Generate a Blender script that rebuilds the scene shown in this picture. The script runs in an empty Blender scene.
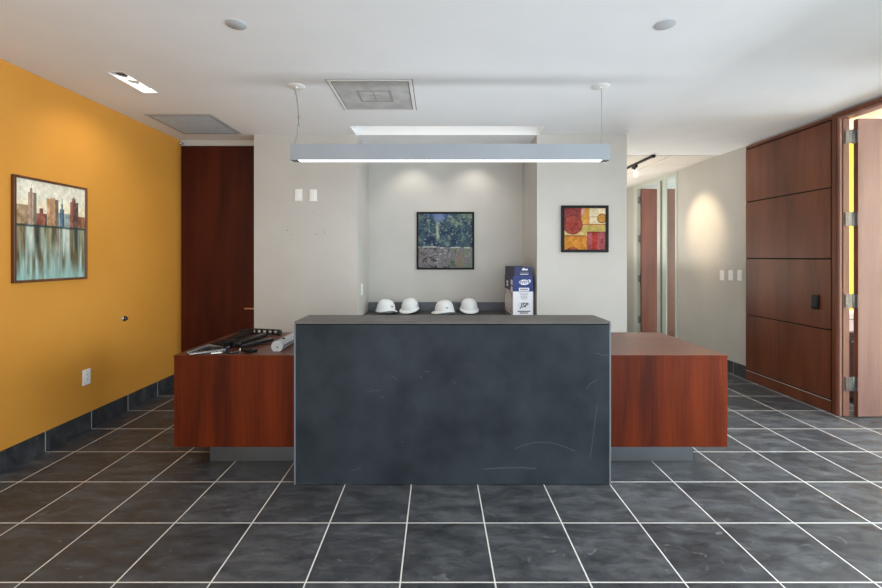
import bpy, bmesh, math, random
import numpy as np
from mathutils import Vector, Matrix
random.seed(7)
SC = bpy.context.scene
COL = SC.collection
PI = math.pi
CZ = 3.01            # ceiling height
EYE = 1.57

# ------------------------------------------------------------------ helpers
def lin(r, g, b):
    f = lambda c: (c/255/12.92) if c/255 <= .04045 else ((c/255+.055)/1.055)**2.4
    return (f(r), f(g), f(b), 1.0)

def props(o, label=None, cat=None, group=None, kind=None):
    if label: o['label'] = label
    if cat: o['category'] = cat
    if group: o['group'] = group
    if kind: o['kind'] = kind
    return o

def thing(name, label, cat, loc=(0, 0, 0), rz=0.0, group=None, kind=None):
    o = bpy.data.objects.new(name, None)
    o.empty_display_size = .05
    COL.objects.link(o)
    o.location = loc
    o.rotation_euler = (0, 0, rz)
    return props(o, label, cat, group, kind)

def world_loc(o):
    v = Vector((0, 0, 0))
    while o is not None:
        v = v + o.location
        o = o.parent
    return v

def obj(name, bm, mat, parent=None, world=True, smooth=False, origin=None):
    """link a bmesh as ONE object; world=True: vertices were given in world space"""
    bmesh.ops.recalc_face_normals(bm, faces=bm.faces)
    off = Vector((0, 0, 0))
    if world and parent is not None:
        off = world_loc(parent)
    if origin is not None:
        off = Vector(origin)
    if off.length:
        bmesh.ops.translate(bm, verts=bm.verts, vec=-off)
    me = bpy.data.meshes.new(name)
    bm.to_mesh(me)
    bm.free()
    mats = mat if isinstance(mat, (list, tuple)) else [mat]
    for m in mats:
        me.materials.append(m)
    if smooth:
        for p in me.polygons:
            p.use_smooth = True
        try:
            me.set_sharp_from_angle(angle=math.radians(40))
        except Exception:
            pass
    o = bpy.data.objects.new(name, me)
    COL.objects.link(o)
    if parent is not None:
        o.parent = parent
    if origin is not None:
        o.location = origin
    return o

def box(bm, x0, x1, y0, y1, z0, z1, bev=0.0, seg=2, mi=0):
    t = bmesh.new()
    vs = [t.verts.new((x, y, z)) for x in (x0, x1) for y in (y0, y1) for z in (z0, z1)]
    for f in ((0, 1, 3, 2), (4, 6, 7, 5), (0, 4, 5, 1), (2, 3, 7, 6), (0, 2, 6, 4), (1, 5, 7, 3)):
        t.faces.new([vs[i] for i in f])
    bmesh.ops.recalc_face_normals(t, faces=t.faces)
    if bev > 0:
        bmesh.ops.bevel(t, geom=list(t.edges), offset=bev, segments=seg, affect='EDGES', profile=.5)
    merge(bm, t, mi=mi)
    return bm

def merge(bm, t, M=None, mi=0):
    mp = {}
    for v in t.verts:
        mp[v] = bm.verts.new(M @ v.co if M is not None else v.co)
    for f in t.faces:
        try:
            nf = bm.faces.new([mp[v] for v in f.verts])
            nf.material_index = mi
        except ValueError:
            pass
    t.free()

def B(*boxes, bev=0.0):
    bm = bmesh.new()
    for b in boxes:
        box(bm, *b, bev=bev)
    return bm

def lathe(bm, prof, c=(0, 0, 0), axis='Z', n=32, M=None, mi=0):
    """profile = list of (r, h)"""
    t = bmesh.new()
    rings = []
    for r, h in prof:
        if r < 1e-6:
            rings.append([t.verts.new((0, 0, h))])
        else:
            rings.append([t.verts.new((r*math.cos(2*PI*i/n), r*math.sin(2*PI*i/n), h)) for i in range(n)])
    for a, b in zip(rings, rings[1:]):
        for i in range(n):
            j = (i+1) % n
            if len(a) == 1 and len(b) == 1:
                continue
            if len(a) == 1:
                t.faces.new((a[0], b[i], b[j]))
            elif len(b) == 1:
                t.faces.new((a[i], a[j], b[0]))
            else:
                t.faces.new((a[i], a[j], b[j], b[i]))
    R = Matrix.Identity(4)
    if axis == 'X': R = Matrix.Rotation(PI/2, 4, 'Y')
    if axis == 'Y': R = Matrix.Rotation(-PI/2, 4, 'X')
    MM = Matrix.Translation(c) @ R
    if M is not None: MM = M @ MM
    merge(bm, t, MM, mi)
    return bm

def tube(bm, pts, r, n=10, mi=0):
    pts = [Vector(p) for p in pts]
    t = bmesh.new()
    rings = []
    for i, p in enumerate(pts):
        d = (pts[min(i+1, len(pts)-1)]-pts[max(i-1, 0)]).normalized()
        u = d.cross(Vector((0, 0, 1)))
        if u.length < 1e-3: u = d.cross(Vector((1, 0, 0)))
        u.normalize(); w = d.cross(u)
        rings.append([t.verts.new(p+r*(math.cos(2*PI*k/n)*u+math.sin(2*PI*k/n)*w)) for k in range(n)])
    for a, b in zip(rings, rings[1:]):
        for k in range(n):
            t.faces.new((a[k], a[(k+1) % n], b[(k+1) % n], b[k]))
    t.faces.new(rings[0]); t.faces.new(rings[-1])
    merge(bm, t, mi=mi)
    return bm

def prism(bm, prof, axis_pts, mi=0):
    """extrude the closed 2D profile [(u,v)] (u across, v up) from axis_pts[0] to axis_pts[1]"""
    a, b = Vector(axis_pts[0]), Vector(axis_pts[1])
    d = (b-a).normalized()
    u = d.cross(Vector((0, 0, 1))).normalized(); w = u.cross(d)
    t = bmesh.new()
    r0 = [t.verts.new(a+u*p[0]+w*p[1]) for p in prof]
    r1 = [t.verts.new(b+u*p[0]+w*p[1]) for p in prof]
    n = len(prof)
    for i in range(n):
        t.faces.new((r0[i], r0[(i+1) % n], r1[(i+1) % n], r1[i]))
    t.faces.new(r0); t.faces.new(r1)
    merge(bm, t, mi=mi)
    return bm

def bar(bm, p, q, w, h, bev=.002):
    """flat bar from p to q (bottom-centre line), w wide, h high"""
    p, q = Vector(p), Vector(q)
    L = (q-p).length
    t = bmesh.new()
    box(t, 0, L, -w/2, w/2, 0, h, bev=bev)
    d = (q-p).normalized()
    yv = Vector((0, 0, 1)).cross(d).normalized(); zv = d.cross(yv)
    M = Matrix((d, yv, zv)).transposed().to_4x4(); M.translation = p
    merge(bm, t, M)
    return bm

def dup(root, loc, rz=None, label=None, group=None):
    r = root.copy(); COL.objects.link(r); r.location = loc
    if rz is not None: r.rotation_euler = (0, 0, rz)
    if label: r['label'] = label
    if group: r['group'] = group
    for ch in list(root.children):
        c = ch.copy(); COL.objects.link(c); c.parent = r
        for g in list(ch.children):
            d = g.copy(); COL.objects.link(d); d.parent = c
    return r

# ------------------------------------------------------------------ materials
def mat(name, col, rough=.5, metal=0.0, spec=.5, emit=None, estr=0.0, coat=0.0):
    m = bpy.data.materials.new(name); m.use_nodes = True
    p = m.node_tree.nodes['Principled BSDF']
    p.inputs['Base Color'].default_value = col
    p.inputs['Roughness'].default_value = rough
    p.inputs['Metallic'].default_value = metal
    p.inputs['Specular IOR Level'].default_value = spec
    p.inputs['Coat Weight'].default_value = coat
    if emit:
        p.inputs['Emission Color'].default_value = emit
        p.inputs['Emission Strength'].default_value = estr
    return m

def nodes(m): return m.node_tree.nodes, m.node_tree.links, m.node_tree.nodes['Principled BSDF']

def noisy(name, c1, c2, scale=(5, 5, 5), detail=5, rough=.6, lo=.35, hi=.65, spec=.4, bump=0.0, metal=0.0, bscale=None, rr=None, coat=0.0):
    m = mat(name, c1, rough, metal, spec, coat=coat)
    N, L, p = nodes(m)
    tc = N.new('ShaderNodeTexCoord'); mp = N.new('ShaderNodeMapping'); mp.inputs['Scale'].default_value = scale
    nz = N.new('ShaderNodeTexNoise'); nz.inputs['Scale'].default_value = 1; nz.inputs['Detail'].default_value = detail
    rp = N.new('ShaderNodeValToRGB')
    rp.color_ramp.elements[0].position = lo; rp.color_ramp.elements[1].position = hi
    rp.color_ramp.elements[0].color = c1; rp.color_ramp.elements[1].color = c2
    L.new(tc.outputs['Object'], mp.inputs['Vector']); L.new(mp.outputs['Vector'], nz.inputs['Vector'])
    L.new(nz.outputs['Fac'], rp.inputs['Fac']); L.new(rp.outputs['Color'], p.inputs['Base Color'])
    if rr:
        mr = N.new('ShaderNodeMapRange'); mr.inputs['To Min'].default_value = rr[0]; mr.inputs['To Max'].default_value = rr[1]
        mr.inputs['From Min'].default_value = .3; mr.inputs['From Max'].default_value = .7
        L.new(nz.outputs['Fac'], mr.inputs['Value']); L.new(mr.outputs['Result'], p.inputs['Roughness'])
    if bump:
        nb = N.new('ShaderNodeTexNoise'); nb.inputs['Scale'].default_value = bscale or 200; nb.inputs['Detail'].default_value = 3
        L.new(tc.outputs['Object'], nb.inputs['Vector'])
        bp = N.new('ShaderNodeBump'); bp.inputs['Strength'].default_value = bump; bp.inputs['Distance'].default_value = .002
        L.new(nb.outputs['Fac'], bp.inputs['Height']); L.new(bp.outputs['Normal'], p.inputs['Normal'])
    return m

def wood(name, dark, mid, light, axis='Z', rough=.35, spec=.5, coat=.0, fine=1.0):
    """veneer: broad soft figure plus fine stretched grain running along `axis`"""
    m = mat(name, mid, rough, 0, spec, coat=coat)
    N, L, p = nodes(m)
    p.inputs['Coat Roughness'].default_value = .2
    tc = N.new('ShaderNodeTexCoord')
    def nz(sc, lo_axis, detail):
        mp = N.new('ShaderNodeMapping')
        s = [sc, sc, sc]; s['XYZ'.index(axis)] = lo_axis
        mp.inputs['Scale'].default_value = s
        n = N.new('ShaderNodeTexNoise'); n.inputs['Scale'].default_value = 1; n.inputs['Detail'].default_value = detail
        n.inputs['Distortion'].default_value = .3
        L.new(tc.outputs['Object'], mp.inputs['Vector']); L.new(mp.outputs['Vector'], n.inputs['Vector'])
        return n
    a = nz(5, .6, 3); b = nz(90*fine, 3.0, 4)
    mx = N.new('ShaderNodeMath'); mx.operation = 'MULTIPLY_ADD'; mx.inputs[1].default_value = .28
    L.new(b.outputs['Fac'], mx.inputs[0])
    sc = N.new('ShaderNodeMath'); sc.operation = 'MULTIPLY'; sc.inputs[1].default_value = .78
    L.new(a.outputs['Fac'], sc.inputs[0]); L.new(sc.outputs[0], mx.inputs[2])
    rp = N.new('ShaderNodeValToRGB'); e = rp.color_ramp.elements
    e[0].position = .38; e[0].color = dark; e[1].position = .68; e[1].color = light
    k = e.new(.52); k.color = mid
    L.new(mx.outputs[0], rp.inputs['Fac']); L.new(rp.outputs['Color'], p.inputs['Base Color'])
    return m

def emitter(name, col, s):
    m = bpy.data.materials.new(name); m.use_nodes = True
    N = m.node_tree.nodes; N.clear()
    e = N.new('ShaderNodeEmission'); e.inputs['Color'].default_value = col; e.inputs['Strength'].default_value = s
    o = N.new('ShaderNodeOutputMaterial'); m.node_tree.links.new(e.outputs[0], o.inputs['Surface'])
    return m

def glass(name):
    m = bpy.data.materials.new(name); m.use_nodes = True
    N = m.node_tree.nodes; L = m.node_tree.links; N.clear()
    t = N.new('ShaderNodeBsdfTransparent'); t.inputs['Color'].default_value = (.93, .97, .95, 1)
    g = N.new('ShaderNodeBsdfGlossy'); g.inputs['Roughness'].default_value = .02
    lw = N.new('ShaderNodeLayerWeight'); lw.inputs['Blend'].default_value = .5
    pw = N.new('ShaderNodeMath'); pw.operation = 'POWER'; pw.inputs[1].default_value = 4
    L.new(lw.outputs['Facing'], pw.inputs[0])
    f = N.new('ShaderNodeMath'); f.operation = 'MULTIPLY_ADD'; f.inputs[1].default_value = .5; f.inputs[2].default_value = .03
    L.new(pw.outputs[0], f.inputs[0])
    x = N.new('ShaderNodeMixShader'); o = N.new('ShaderNodeOutputMaterial')
    L.new(f.outputs[0], x.inputs[0]); L.new(t.outputs[0], x.inputs[1]); L.new(g.outputs[0], x.inputs[2]); L.new(x.outputs[0], o.inputs['Surface'])
    return m

TILE = .457; TX0 = .28; TY0 = 2.046
def tile_mat(name, ax0, off0, ax1=None, off1=0, base=(66, 66, 67), vary=.5, grout=(196, 194, 190), gw=.0075, rough=(.3, .5)):
    """slate tiles with pale grout lines on a TILE grid over one or two world axes"""
    m = mat(name, lin(*base), .4, 0, .5)
    N, L, p = nodes(m)
    tc = N.new('ShaderNodeTexCoord'); sp = N.new('ShaderNodeSeparateXYZ'); L.new(tc.outputs['Object'], sp.inputs[0])
    def M(op, a, b=None, c=None):
        n = N.new('ShaderNodeMath'); n.operation = op
        for i, v in enumerate((a, b, c)):
            if v is None: continue
            if isinstance(v, (int, float)): n.inputs[i].default_value = v
            else: L.new(v, n.inputs[i])
        return n.outputs[0]
    def axis(ax, off):
        u = M('DIVIDE', M('SUBTRACT', sp.outputs[ax], off), TILE)
        cell = M('FLOOR', u); fr = M('FRACT', u)
        edge = M('MINIMUM', fr, M('SUBTRACT', 1.0, fr))
        return cell, M('LESS_THAN', edge, gw/2/TILE)
    c0, g0 = axis(ax0, off0)
    if ax1 is not None:
        c1, g1 = axis(ax1, off1); g = M('MAXIMUM', g0, g1)
    else:
        c1, g = 0.0, g0
    cv = N.new('ShaderNodeCombineXYZ')
    for i, c in ((0, c0), (1, c1)):
        if isinstance(c, float): cv.inputs[i].default_value = c
        else: L.new(c, cv.inputs[i])
    wn = N.new('ShaderNodeTexWhiteNoise'); wn.noise_dimensions = '3D'; L.new(cv.outputs[0], wn.inputs['Vector'])
    # offset the slate figure per tile
    vm = N.new('ShaderNodeVectorMath'); vm.operation = 'MULTIPLY_ADD'; vm.inputs[1].default_value = (7, 7, 7)
    L.new(wn.outputs['Color'], vm.inputs[0]); L.new(tc.outputs['Object'], vm.inputs[2])
    mp = N.new('ShaderNodeMapping'); mp.inputs['Scale'].default_value = (2.6, 6.0, 5); mp.inputs['Rotation'].default_value = (0, 0, .5)
    L.new(vm.outputs[0], mp.inputs['Vector'])
    n1 = N.new('ShaderNodeTexNoise'); n1.inputs['Scale'].default_value = 1.9; n1.inputs['Detail'].default_value = 12; n1.inputs['Distortion'].default_value = .35
    n1.inputs['Roughness'].default_value = .7
    L.new(mp.outputs[0], n1.inputs['Vector'])
    f = M('ADD', M('MULTIPLY', wn.outputs['Value'], .30*vary), M('MULTIPLY', n1.outputs['Fac'], 1.0))
    rp = N.new('ShaderNodeValToRGB'); e = rp.color_ramp.elements
    d = [max(0, c-20) for c in base]; l = [c+30 for c in base]
    e[0].position = .36; e[0].color = lin(*d); e[1].position = .80; e[1].color = lin(*l)
    k = e.new(.56); k.color = lin(*base)
    L.new(f, rp.inputs['Fac'])
    # sparse pale scuffs
    n2 = N.new('ShaderNodeTexNoise'); n2.inputs['Scale'].default_value = 9; n2.inputs['Detail'].default_value = 6; n2.inputs['Distortion'].default_value = 2.2
    L.new(vm.outputs[0], n2.inputs['Vector'])
    sc = N.new('ShaderNodeMapRange'); sc.inputs['From Min'].default_value = .66; sc.inputs['From Max'].default_value = .78; sc.inputs['To Max'].default_value = .4
    L.new(n2.outputs['Fac'], sc.inputs['Value'])
    m1 = N.new('ShaderNodeMix'); m1.data_type = 'RGBA'; m1.inputs[7].default_value = lin(150, 152, 155)
    L.new(sc.outputs['Result'], m1.inputs[0]); L.new(rp.outputs['Color'], m1.inputs[6])
    m2 = N.new('ShaderNodeMix'); m2.data_type = 'RGBA'; m2.inputs[7].default_value = lin(*grout)
    L.new(g, m2.inputs[0]); L.new(m1.outputs[2], m2.inputs[6]); L.new(m2.outputs[2], p.inputs['Base Color'])
    mr = N.new('ShaderNodeMapRange'); mr.inputs['From Min'].default_value = .35; mr.inputs['From Max'].default_value = .65
    mr.inputs['To Min'].default_value = rough[0]; mr.inputs['To Max'].default_value = rough[1]
    L.new(n1.outputs['Fac'], mr.inputs['Value'])
    L.new(M('MAXIMUM', mr.outputs['Result'], M('MULTIPLY', g, .8)), p.inputs['Roughness'])
    bp = N.new('ShaderNodeBump'); bp.inputs['Strength'].default_value = .5; bp.inputs['Distance'].default_value = .006
    L.new(M('SUBTRACT', n1.outputs['Fac'], M('MULTIPLY', g, .6)), bp.inputs['Height']); L.new(bp.outputs['Normal'], p.inputs['Normal'])
    return m

def attr_mat(name, rough=.5):
    m = mat(name, (1, 1, 1, 1), rough, 0, .15)
    N, L, p = nodes(m)
    a = N.new('ShaderNodeAttribute'); a.attribute_name = 'paint'
    L.new(a.outputs['Color'], p.inputs['Base Color'])
    return m

M_floor = tile_mat('slate_tile_floor', 0, TX0, 1, TY0, base=(64, 66, 69), grout=(218, 215, 209), rough=(.34, .62))
M_base = tile_mat('slate_baseboard', 1, TY0, base=(60, 62, 66), vary=.4, grout=(180, 178, 172))
M_ceiling = noisy('ceiling_paint', lin(238, 240, 242), lin(242, 244, 246), (1.5, 1.5, 1.5), rough=.85, spec=.2)
M_white = noisy('wall_greige_paint', lin(193, 190, 184), lin(198, 195, 189), (2, 2, 2), rough=.75, spec=.25, bump=.08)
M_yellow = noisy('wall_ochre_paint', lin(210, 145, 56), lin(214, 150, 61), (2, 2, 2), rough=.6, spec=.3, bump=.08)
M_yellow2 = noisy('office_yellow_paint', lin(236, 188, 62), lin(240, 193, 68), (2, 2, 2), rough=.7, spec=.25)
M_offwhite = noisy('office_white_paint', lin(228, 228, 224), lin(234, 234, 230), (2, 2, 2), rough=.8, spec=.2)
M_slab = noisy('slate_slab', lin(32, 38, 44), lin(56, 63, 69), (3.4, 3.4, 3.4), detail=12, rough=.66, lo=.28, hi=.76, spec=.22, bump=.15, bscale=60)
M_top = noisy('slate_counter_top', lin(88, 85, 82), lin(104, 100, 97), (4, 4, 4), detail=8, rough=.5, spec=.4)
M_nichetop = noisy('niche_counter_laminate', lin(58, 56, 55), lin(70, 67, 65), (4, 4, 4), rough=.4, spec=.5)
M_splash = noisy('niche_backsplash', lin(92, 95, 102), lin(104, 107, 114), (4, 4, 4), rough=.4, spec=.5)
M_cherry = wood('cherry_veneer', lin(66, 21, 5), lin(92, 32, 8), lin(114, 44, 11), 'Z', .5, .2)
M_cherrytop = wood('cherry_worktop_glare', lin(80, 44, 32), lin(94, 54, 41), lin(108, 65, 50), 'X', .36, .5, fine=.7)  # cherry turned greyer: the glare on the top is in the colour
M_door = wood('mahogany_door', lin(50, 12, 4), lin(66, 18, 7), lin(80, 26, 10), 'Z', .45, .25)
M_panel = wood('walnut_red_panel', lin(88, 43, 24), lin(106, 55, 32), lin(122, 67, 40), 'Z', .3, .5)
M_leaf = wood('open_door_veneer_glare', lin(130, 102, 97), lin(144, 114, 108), lin(156, 126, 119), 'Z', .34, .5)  # panel wood lightened, with the glare on the leaf painted in
M_leaf2 = wood('corridor_door_veneer', lin(104, 60, 46), lin(118, 70, 55), lin(130, 82, 66), 'Z', .4, .4)
M_jamb = wood('door_frame_wood', lin(132, 96, 84), lin(146, 108, 96), lin(158, 120, 106), 'Z', .32, .5)
M_dark = mat('shadow_gap_black', lin(18, 10, 8), .8)
M_steel = noisy('brushed_steel', lin(150, 152, 154), lin(172, 174, 176), (60, 3, 3), rough=.35, spec=.5, metal=.9)
M_alu = noisy('brushed_aluminium', lin(186, 188, 192), lin(200, 202, 206), (3, 40, 40), rough=.38, metal=.75)
M_aluframe = noisy('pale_frame_metal', lin(196, 202, 192), lin(206, 212, 202), (3, 3, 3), rough=.45, spec=.5)
M_groove = mat('vent_shadow_line', lin(104, 104, 104), .8)
M_seam = mat('black_seam', lin(12, 12, 13), .8, spec=.1)
M_hinge = noisy('hinge_steel', lin(118, 121, 124), lin(140, 143, 146), (60, 60, 8), rough=.38, metal=.85)
M_edge = mat('slab_metal_edge', lin(112, 118, 124), .5)
M_plinth = noisy('satin_steel_plinth', lin(128, 132, 136), lin(140, 144, 148), (2, 2, 2), rough=.32, spec=.5, metal=.85)
M_chrome = mat('chrome', lin(205, 205, 205), .18, 1.0)
M_brass = mat('satin_brass', lin(206, 176, 140), .35, .8)
M_plastic = noisy('white_plastic', lin(238, 238, 235), lin(243, 243, 240), (8, 8, 8), rough=.4, spec=.5)
M_hat = noisy('white_helmet_shell', lin(238, 241, 242), lin(243, 246, 247), (6, 6, 6), rough=.28, spec=.5)
M_greyplastic = mat('grey_plastic', lin(104, 112, 114), .5)
M_slot = mat('dark_recess', lin(40, 42, 45), .6)
M_black = noisy('black_powder_coat', lin(12, 12, 13), lin(20, 20, 21), (30, 30, 30), rough=.42, spec=.35)
M_blackmetal = noisy('dark_steel', lin(52, 53, 55), lin(66, 67, 70), (20, 20, 20), rough=.3, spec=.5, metal=.6)
M_lampgrey = noisy('lamp_housing_grey', lin(150, 156, 163), lin(155, 161, 168), (3, 3, 3), rough=.4, spec=.5)
M_lampglow = emitter('pendant_diffuser', (1, .99, .97, 1), 3.2)
M_cove = emitter('cove_led', (1, .93, .84, 1), 3.4)
M_bulb = emitter('halogen_bulb', (1, .93, .82, 1), 60.0)
M_vent = noisy('perforated_grille', lin(186, 203, 218), lin(206, 222, 236), (14, 30, 14), detail=6, rough=.6, spec=.3)
M_dusty = noisy('dusty_grille', lin(178, 178, 177), lin(204, 203, 202), (6, 6, 6), detail=6, rough=.6, spec=.3)
M_glass = glass('clear_glass')
M_paint = attr_mat('painted_canvas', .5)
M_frame_brown = wood('brown_picture_frame', lin(74, 42, 24), lin(98, 58, 34), lin(116, 72, 44), 'Z', .4, .5, fine=.6)
M_frame_black = mat('black_picture_frame', lin(16, 14, 14), .5, spec=.2)
M_blue = mat('carton_blue', lin(14, 42, 112), .5)
M_navy = mat('carton_navy', lin(18, 32, 84), .5)
M_cardwhite = mat('carton_white', lin(228, 229, 236), .55)
M_ink = mat('carton_ink', lin(30, 32, 44), .6)
M_inkgrey = mat('carton_grey_ink', lin(150, 152, 165), .6)
M_beige = noisy('carton_photo_beige', lin(206, 200, 196), lin(150, 128, 110), (9, 9, 9), rough=.6, lo=.48, hi=.62)
M_purple = mat('carton_photo_dark', lin(58, 54, 78), .6)
M_tilecl = noisy('acoustic_tile', lin(214, 208, 200), lin(222, 216, 208), (40, 40, 40), rough=.9, spec=.1)
M_grid = mat('ceiling_grid_groove', lin(120, 112, 104), .7)
M_darkwood = wood('dark_office_wood', lin(50, 26, 18), lin(60, 32, 22), lin(72, 40, 28), 'X', .4, .4)
M_hole = mat('wall_hole', lin(70, 62, 55), .9)
M_trimpale = mat('pale_edge', lin(190, 194, 198), .45)

# ------------------------------------------------------------------ room shell
def struct(name, bm, m, label, cat, parent=None, smooth=False):
    o = obj(name, bm, m, parent, smooth=smooth)
    return props(o, label, cat, kind='structure')

XL, XR = -3.17, 4.0
YB = -2.7
struct('floor', B((-3.3, 8.1, YB-.1, 9.2, -.1, 0)), M_floor, 'dark grey slate tile floor with pale grout lines', 'floor')

# ceiling with its two openings (cove slot above the niche, downlight slot)
SLOT = (-.955, 1.187, 4.66, 5.0)
DL = (-2.565, -2.45, 3.30, 3.71)
def ceiling_mesh():
    bm = bmesh.new()
    xs = sorted({-3.3, XR, DL[0], DL[1], SLOT[0], SLOT[1]})
    ys = sorted({YB-.1, 6.0, DL[2], DL[3], SLOT[2], SLOT[3]})
    V = {}
    def v(x, y, z=CZ):
        k = (round(x, 4), round(y, 4), round(z, 4))
        if k not in V: V[k] = bm.verts.new((x, y, z))
        return V[k]
    def hole(x0, x1, y0, y1):
        for h in (SLOT, DL):
            if x0 >= h[0]-1e-6 and x1 <= h[1]+1e-6 and y0 >= h[2]-1e-6 and y1 <= h[3]+1e-6: return True
        return False
    for x0, x1 in zip(xs, xs[1:]):
        for y0, y1 in zip(ys, ys[1:]):
            if not hole(x0, x1, y0, y1):
                bm.faces.new((v(x0, y0), v(x0, y1), v(x1, y1), v(x1, y0)))
    for h, d in ((SLOT, .22), (DL, .10)):
        # one continuous pocket above each opening
        p = [(h[0], h[2]), (h[1], h[2]), (h[1], h[3]), (h[0], h[3])]
        for a, b in zip(p, p[1:]+p[:1]):
            bm.faces.new((bm.verts.new((*a, CZ)), bm.verts.new((*b, CZ)), bm.verts.new((*b, CZ+d)), bm.verts.new((*a, CZ+d))))
        bm.faces.new([bm.verts.new((*a, CZ+d)) for a in p])
    box(bm, -3.4, XR+.2, YB-.2, 6.0, CZ+.3, CZ+.4)
    return bm
struct('ceiling', ceiling_mesh(), M_ceiling, 'smooth white plaster ceiling over the reception', 'ceiling')
# corridor ceiling of acoustic tiles
bm = bmesh.new()
y = 6.0
while y < 9.0:
    x = 2.1
    while x < XR-.01:
        x1 = min(x+.61, XR+.0); y1 = min(y+.61, 9.1)
        box(bm, x+.006, x1-.006, y+.006, y1-.006, CZ-.004, CZ+.03, bev=.003)
        x += .61
    y += .61
oc = struct('ceiling_corridor', bm, M_tilecl, 'acoustic tile ceiling of the corridor beside the pier', 'ceiling')
struct('ceiling_grid', B((2.0, XR+.1, 6.0, 9.1, CZ+.01, CZ+.06)), M_grid, 'ceiling grid showing between corridor ceiling tiles', 'ceiling grid')

struct('wall_left', B((XL-.13, XL, YB-.1, 5.33, 0, CZ+.01)), M_yellow, 'ochre yellow wall with the city painting', 'wall')
# back of the door alcove
struct('wall_alcove', B((XL, -2.1, 5.24, 5.36, 2.945, CZ+.01), (XL, -2.1, 5.33, 5.40, 0, 2.945)), M_white, 'pale strip of wall above the dark full height door', 'wall')
struct('wall_pier_left', B((-2.158, -.943, 5.0, 5.95, 0, CZ)), M_white, 'greige wall pier with two white plates beside the niche', 'wall')
struct('wall_pier_right', B((1.18, 2.24, 5.0, 9.1, 0, CZ)), M_white, 'greige wall pier with the red abstract picture', 'wall')
struct('wall_niche', B((-.943, 1.18, 5.83, 5.95, 0, CZ)), M_white, 'back wall of the niche behind the helmets', 'wall')
# right wall with the office door opening
DY0, DY1, DZ = 3.22, 4.215, 2.965
struct('wall_right', B((XR, XR+.08, YB-.1, -2.3, 0, CZ+.01), (XR, XR+.08, -2.3, 3.12, 0, .12), (XR, XR+.08, -2.3, 3.12, 2.85, CZ+.01), (XR, XR+.08, 3.12, DY0, 0, CZ+.01), (XR, XR+.08, DY0, DY1, DZ, CZ+.01), (XR, XR+.08, DY1, 7.08, 0, CZ+.01),
                       (XR, XR+.08, 8.6, 9.1, 0, CZ+.01)), M_white, 'greige wall on the corridor side with three switches', 'wall')
struct('wall_corridor_end', B((2.24, XR, 9.0, 9.1, 0, CZ)), M_white, 'end wall of the corridor', 'wall')
# wall behind the camera with three big windows
W = [(-2.7, -.7), (-.4, 1.6), (1.9, 3.7)]
segs = []
px = -3.3
for a, b in W:
    segs.append((px, a, YB-.1, YB, 0, CZ)); segs.append((a, b, YB-.1, YB, 0, .5)); segs.append((a, b, YB-.1, YB, 2.75, CZ)); px = b
segs.append((px, XR+.1, YB-.1, YB, 0, CZ))
struct('wall_window_side', B(*segs), M_offwhite, 'window wall opposite the reception desk', 'wall')
for i, (a, b) in enumerate(W):
    w = thing('window_%d' % (i+1), 'tall window opposite the desk', 'window', ((a+b)/2, YB-.05, .5), kind='structure', group='windows opposite the desk')
    c = (a+b)/2
    obj('window_frame', B((a, a+.05, YB-.08, YB-.02, .5, 2.75), (b-.05, b, YB-.08, YB-.02, .5, 2.75), (a+.05, b-.05, YB-.08, YB-.02, .5, .55),
                          (a+.05, b-.05, YB-.08, YB-.02, 2.70, 2.75), (c-.025, c+.025, YB-.08, YB-.02, .55, 2.70)), M_aluframe, w)
    obj('pane', B((a+.05, b-.05, YB-.053, YB-.047, .55, 2.70)), M_glass, w)

w = thing('window_5', 'wide window wall on the side of the wood panelling, beyond the open door', 'window', (XR+.04, 0, .12), kind='structure')
obj('window_frame', B(*[(XR+.01, XR+.07, y-.03, y+.03, .12, 2.85) for y in (-2.27, -.93, .41, 1.75, 3.09)], (XR+.01, XR+.07, -2.3, 3.12, .12, .17), (XR+.01, XR+.07, -2.3, 3.12, 2.80, 2.85)), M_aluframe, w)
obj('pane', B((XR+.037, XR+.043, -2.24, 3.06, .17, 2.80)), M_glass, w)

# office behind the open door on the right, and the second office off the corridor
struct('wall_office', B((XR+.08, 8.1, 5.0, 5.1, 0, CZ)), M_yellow2, 'bright yellow office wall seen through the hinge gap', 'wall')
struct('wall_office_side', B((XR+.08, 8.1, 2.7, 2.8, 0, CZ), (8.0, 8.1, 2.8, 5.0, 0, .8), (8.0, 8.1, 2.8, 5.0, 2.8, CZ), (8.0, 8.1, 2.8, 2.9, .8, 2.8), (8.0, 8.1, 4.8, 5.0, .8, 2.8)),
       M_offwhite, 'white walls of the office behind the open door', 'wall')
struct('ceiling_office', B((XR+.08, 8.1, 2.7, 5.1, CZ, CZ+.06)), M_offwhite, 'white office ceiling above the open door', 'ceiling')
struct('wall_second_office', B((XR+.08, 8.1, 9.0, 9.1, 0, CZ), (8.0, 8.1, 5.1, 9.1, 0, CZ), (XR+.08, 8.1, 5.1, 5.2, 0, CZ)), M_offwhite, 'white walls of the office off the corridor', 'wall')
struct('ceiling_second_office', B((XR+.08, 8.1, 5.1, 9.1, CZ, CZ+.06)), M_offwhite, 'white ceiling of the office off the corridor', 'ceiling')

# baseboards
struct('baseboard_left', B((XL, XL+.014, YB, 5.24, 0, .16), bev=.002), M_base, 'dark slate tile baseboard along the ochre wall', 'baseboard')
struct('baseboard_right', B((XR-.014, XR, 5.46, 7.08, 0, .16), bev=.002), M_base, 'dark slate baseboard along the greige corridor wall', 'baseboard')
struct('baseboard_pier', B((-2.158, -.943, 4.986, 5.0, 0, .16), bev=.002), M_base, 'dark slate baseboard below the left pier', 'baseboard')
struct('baseboard_pier_right', B((1.18, 2.254, 4.986, 5.0, 0, .16), (2.24, 2.254, 5.0, 9.0, 0, .16)), M_base, 'dark slate baseboard below the right pier', 'baseboard')

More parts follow.
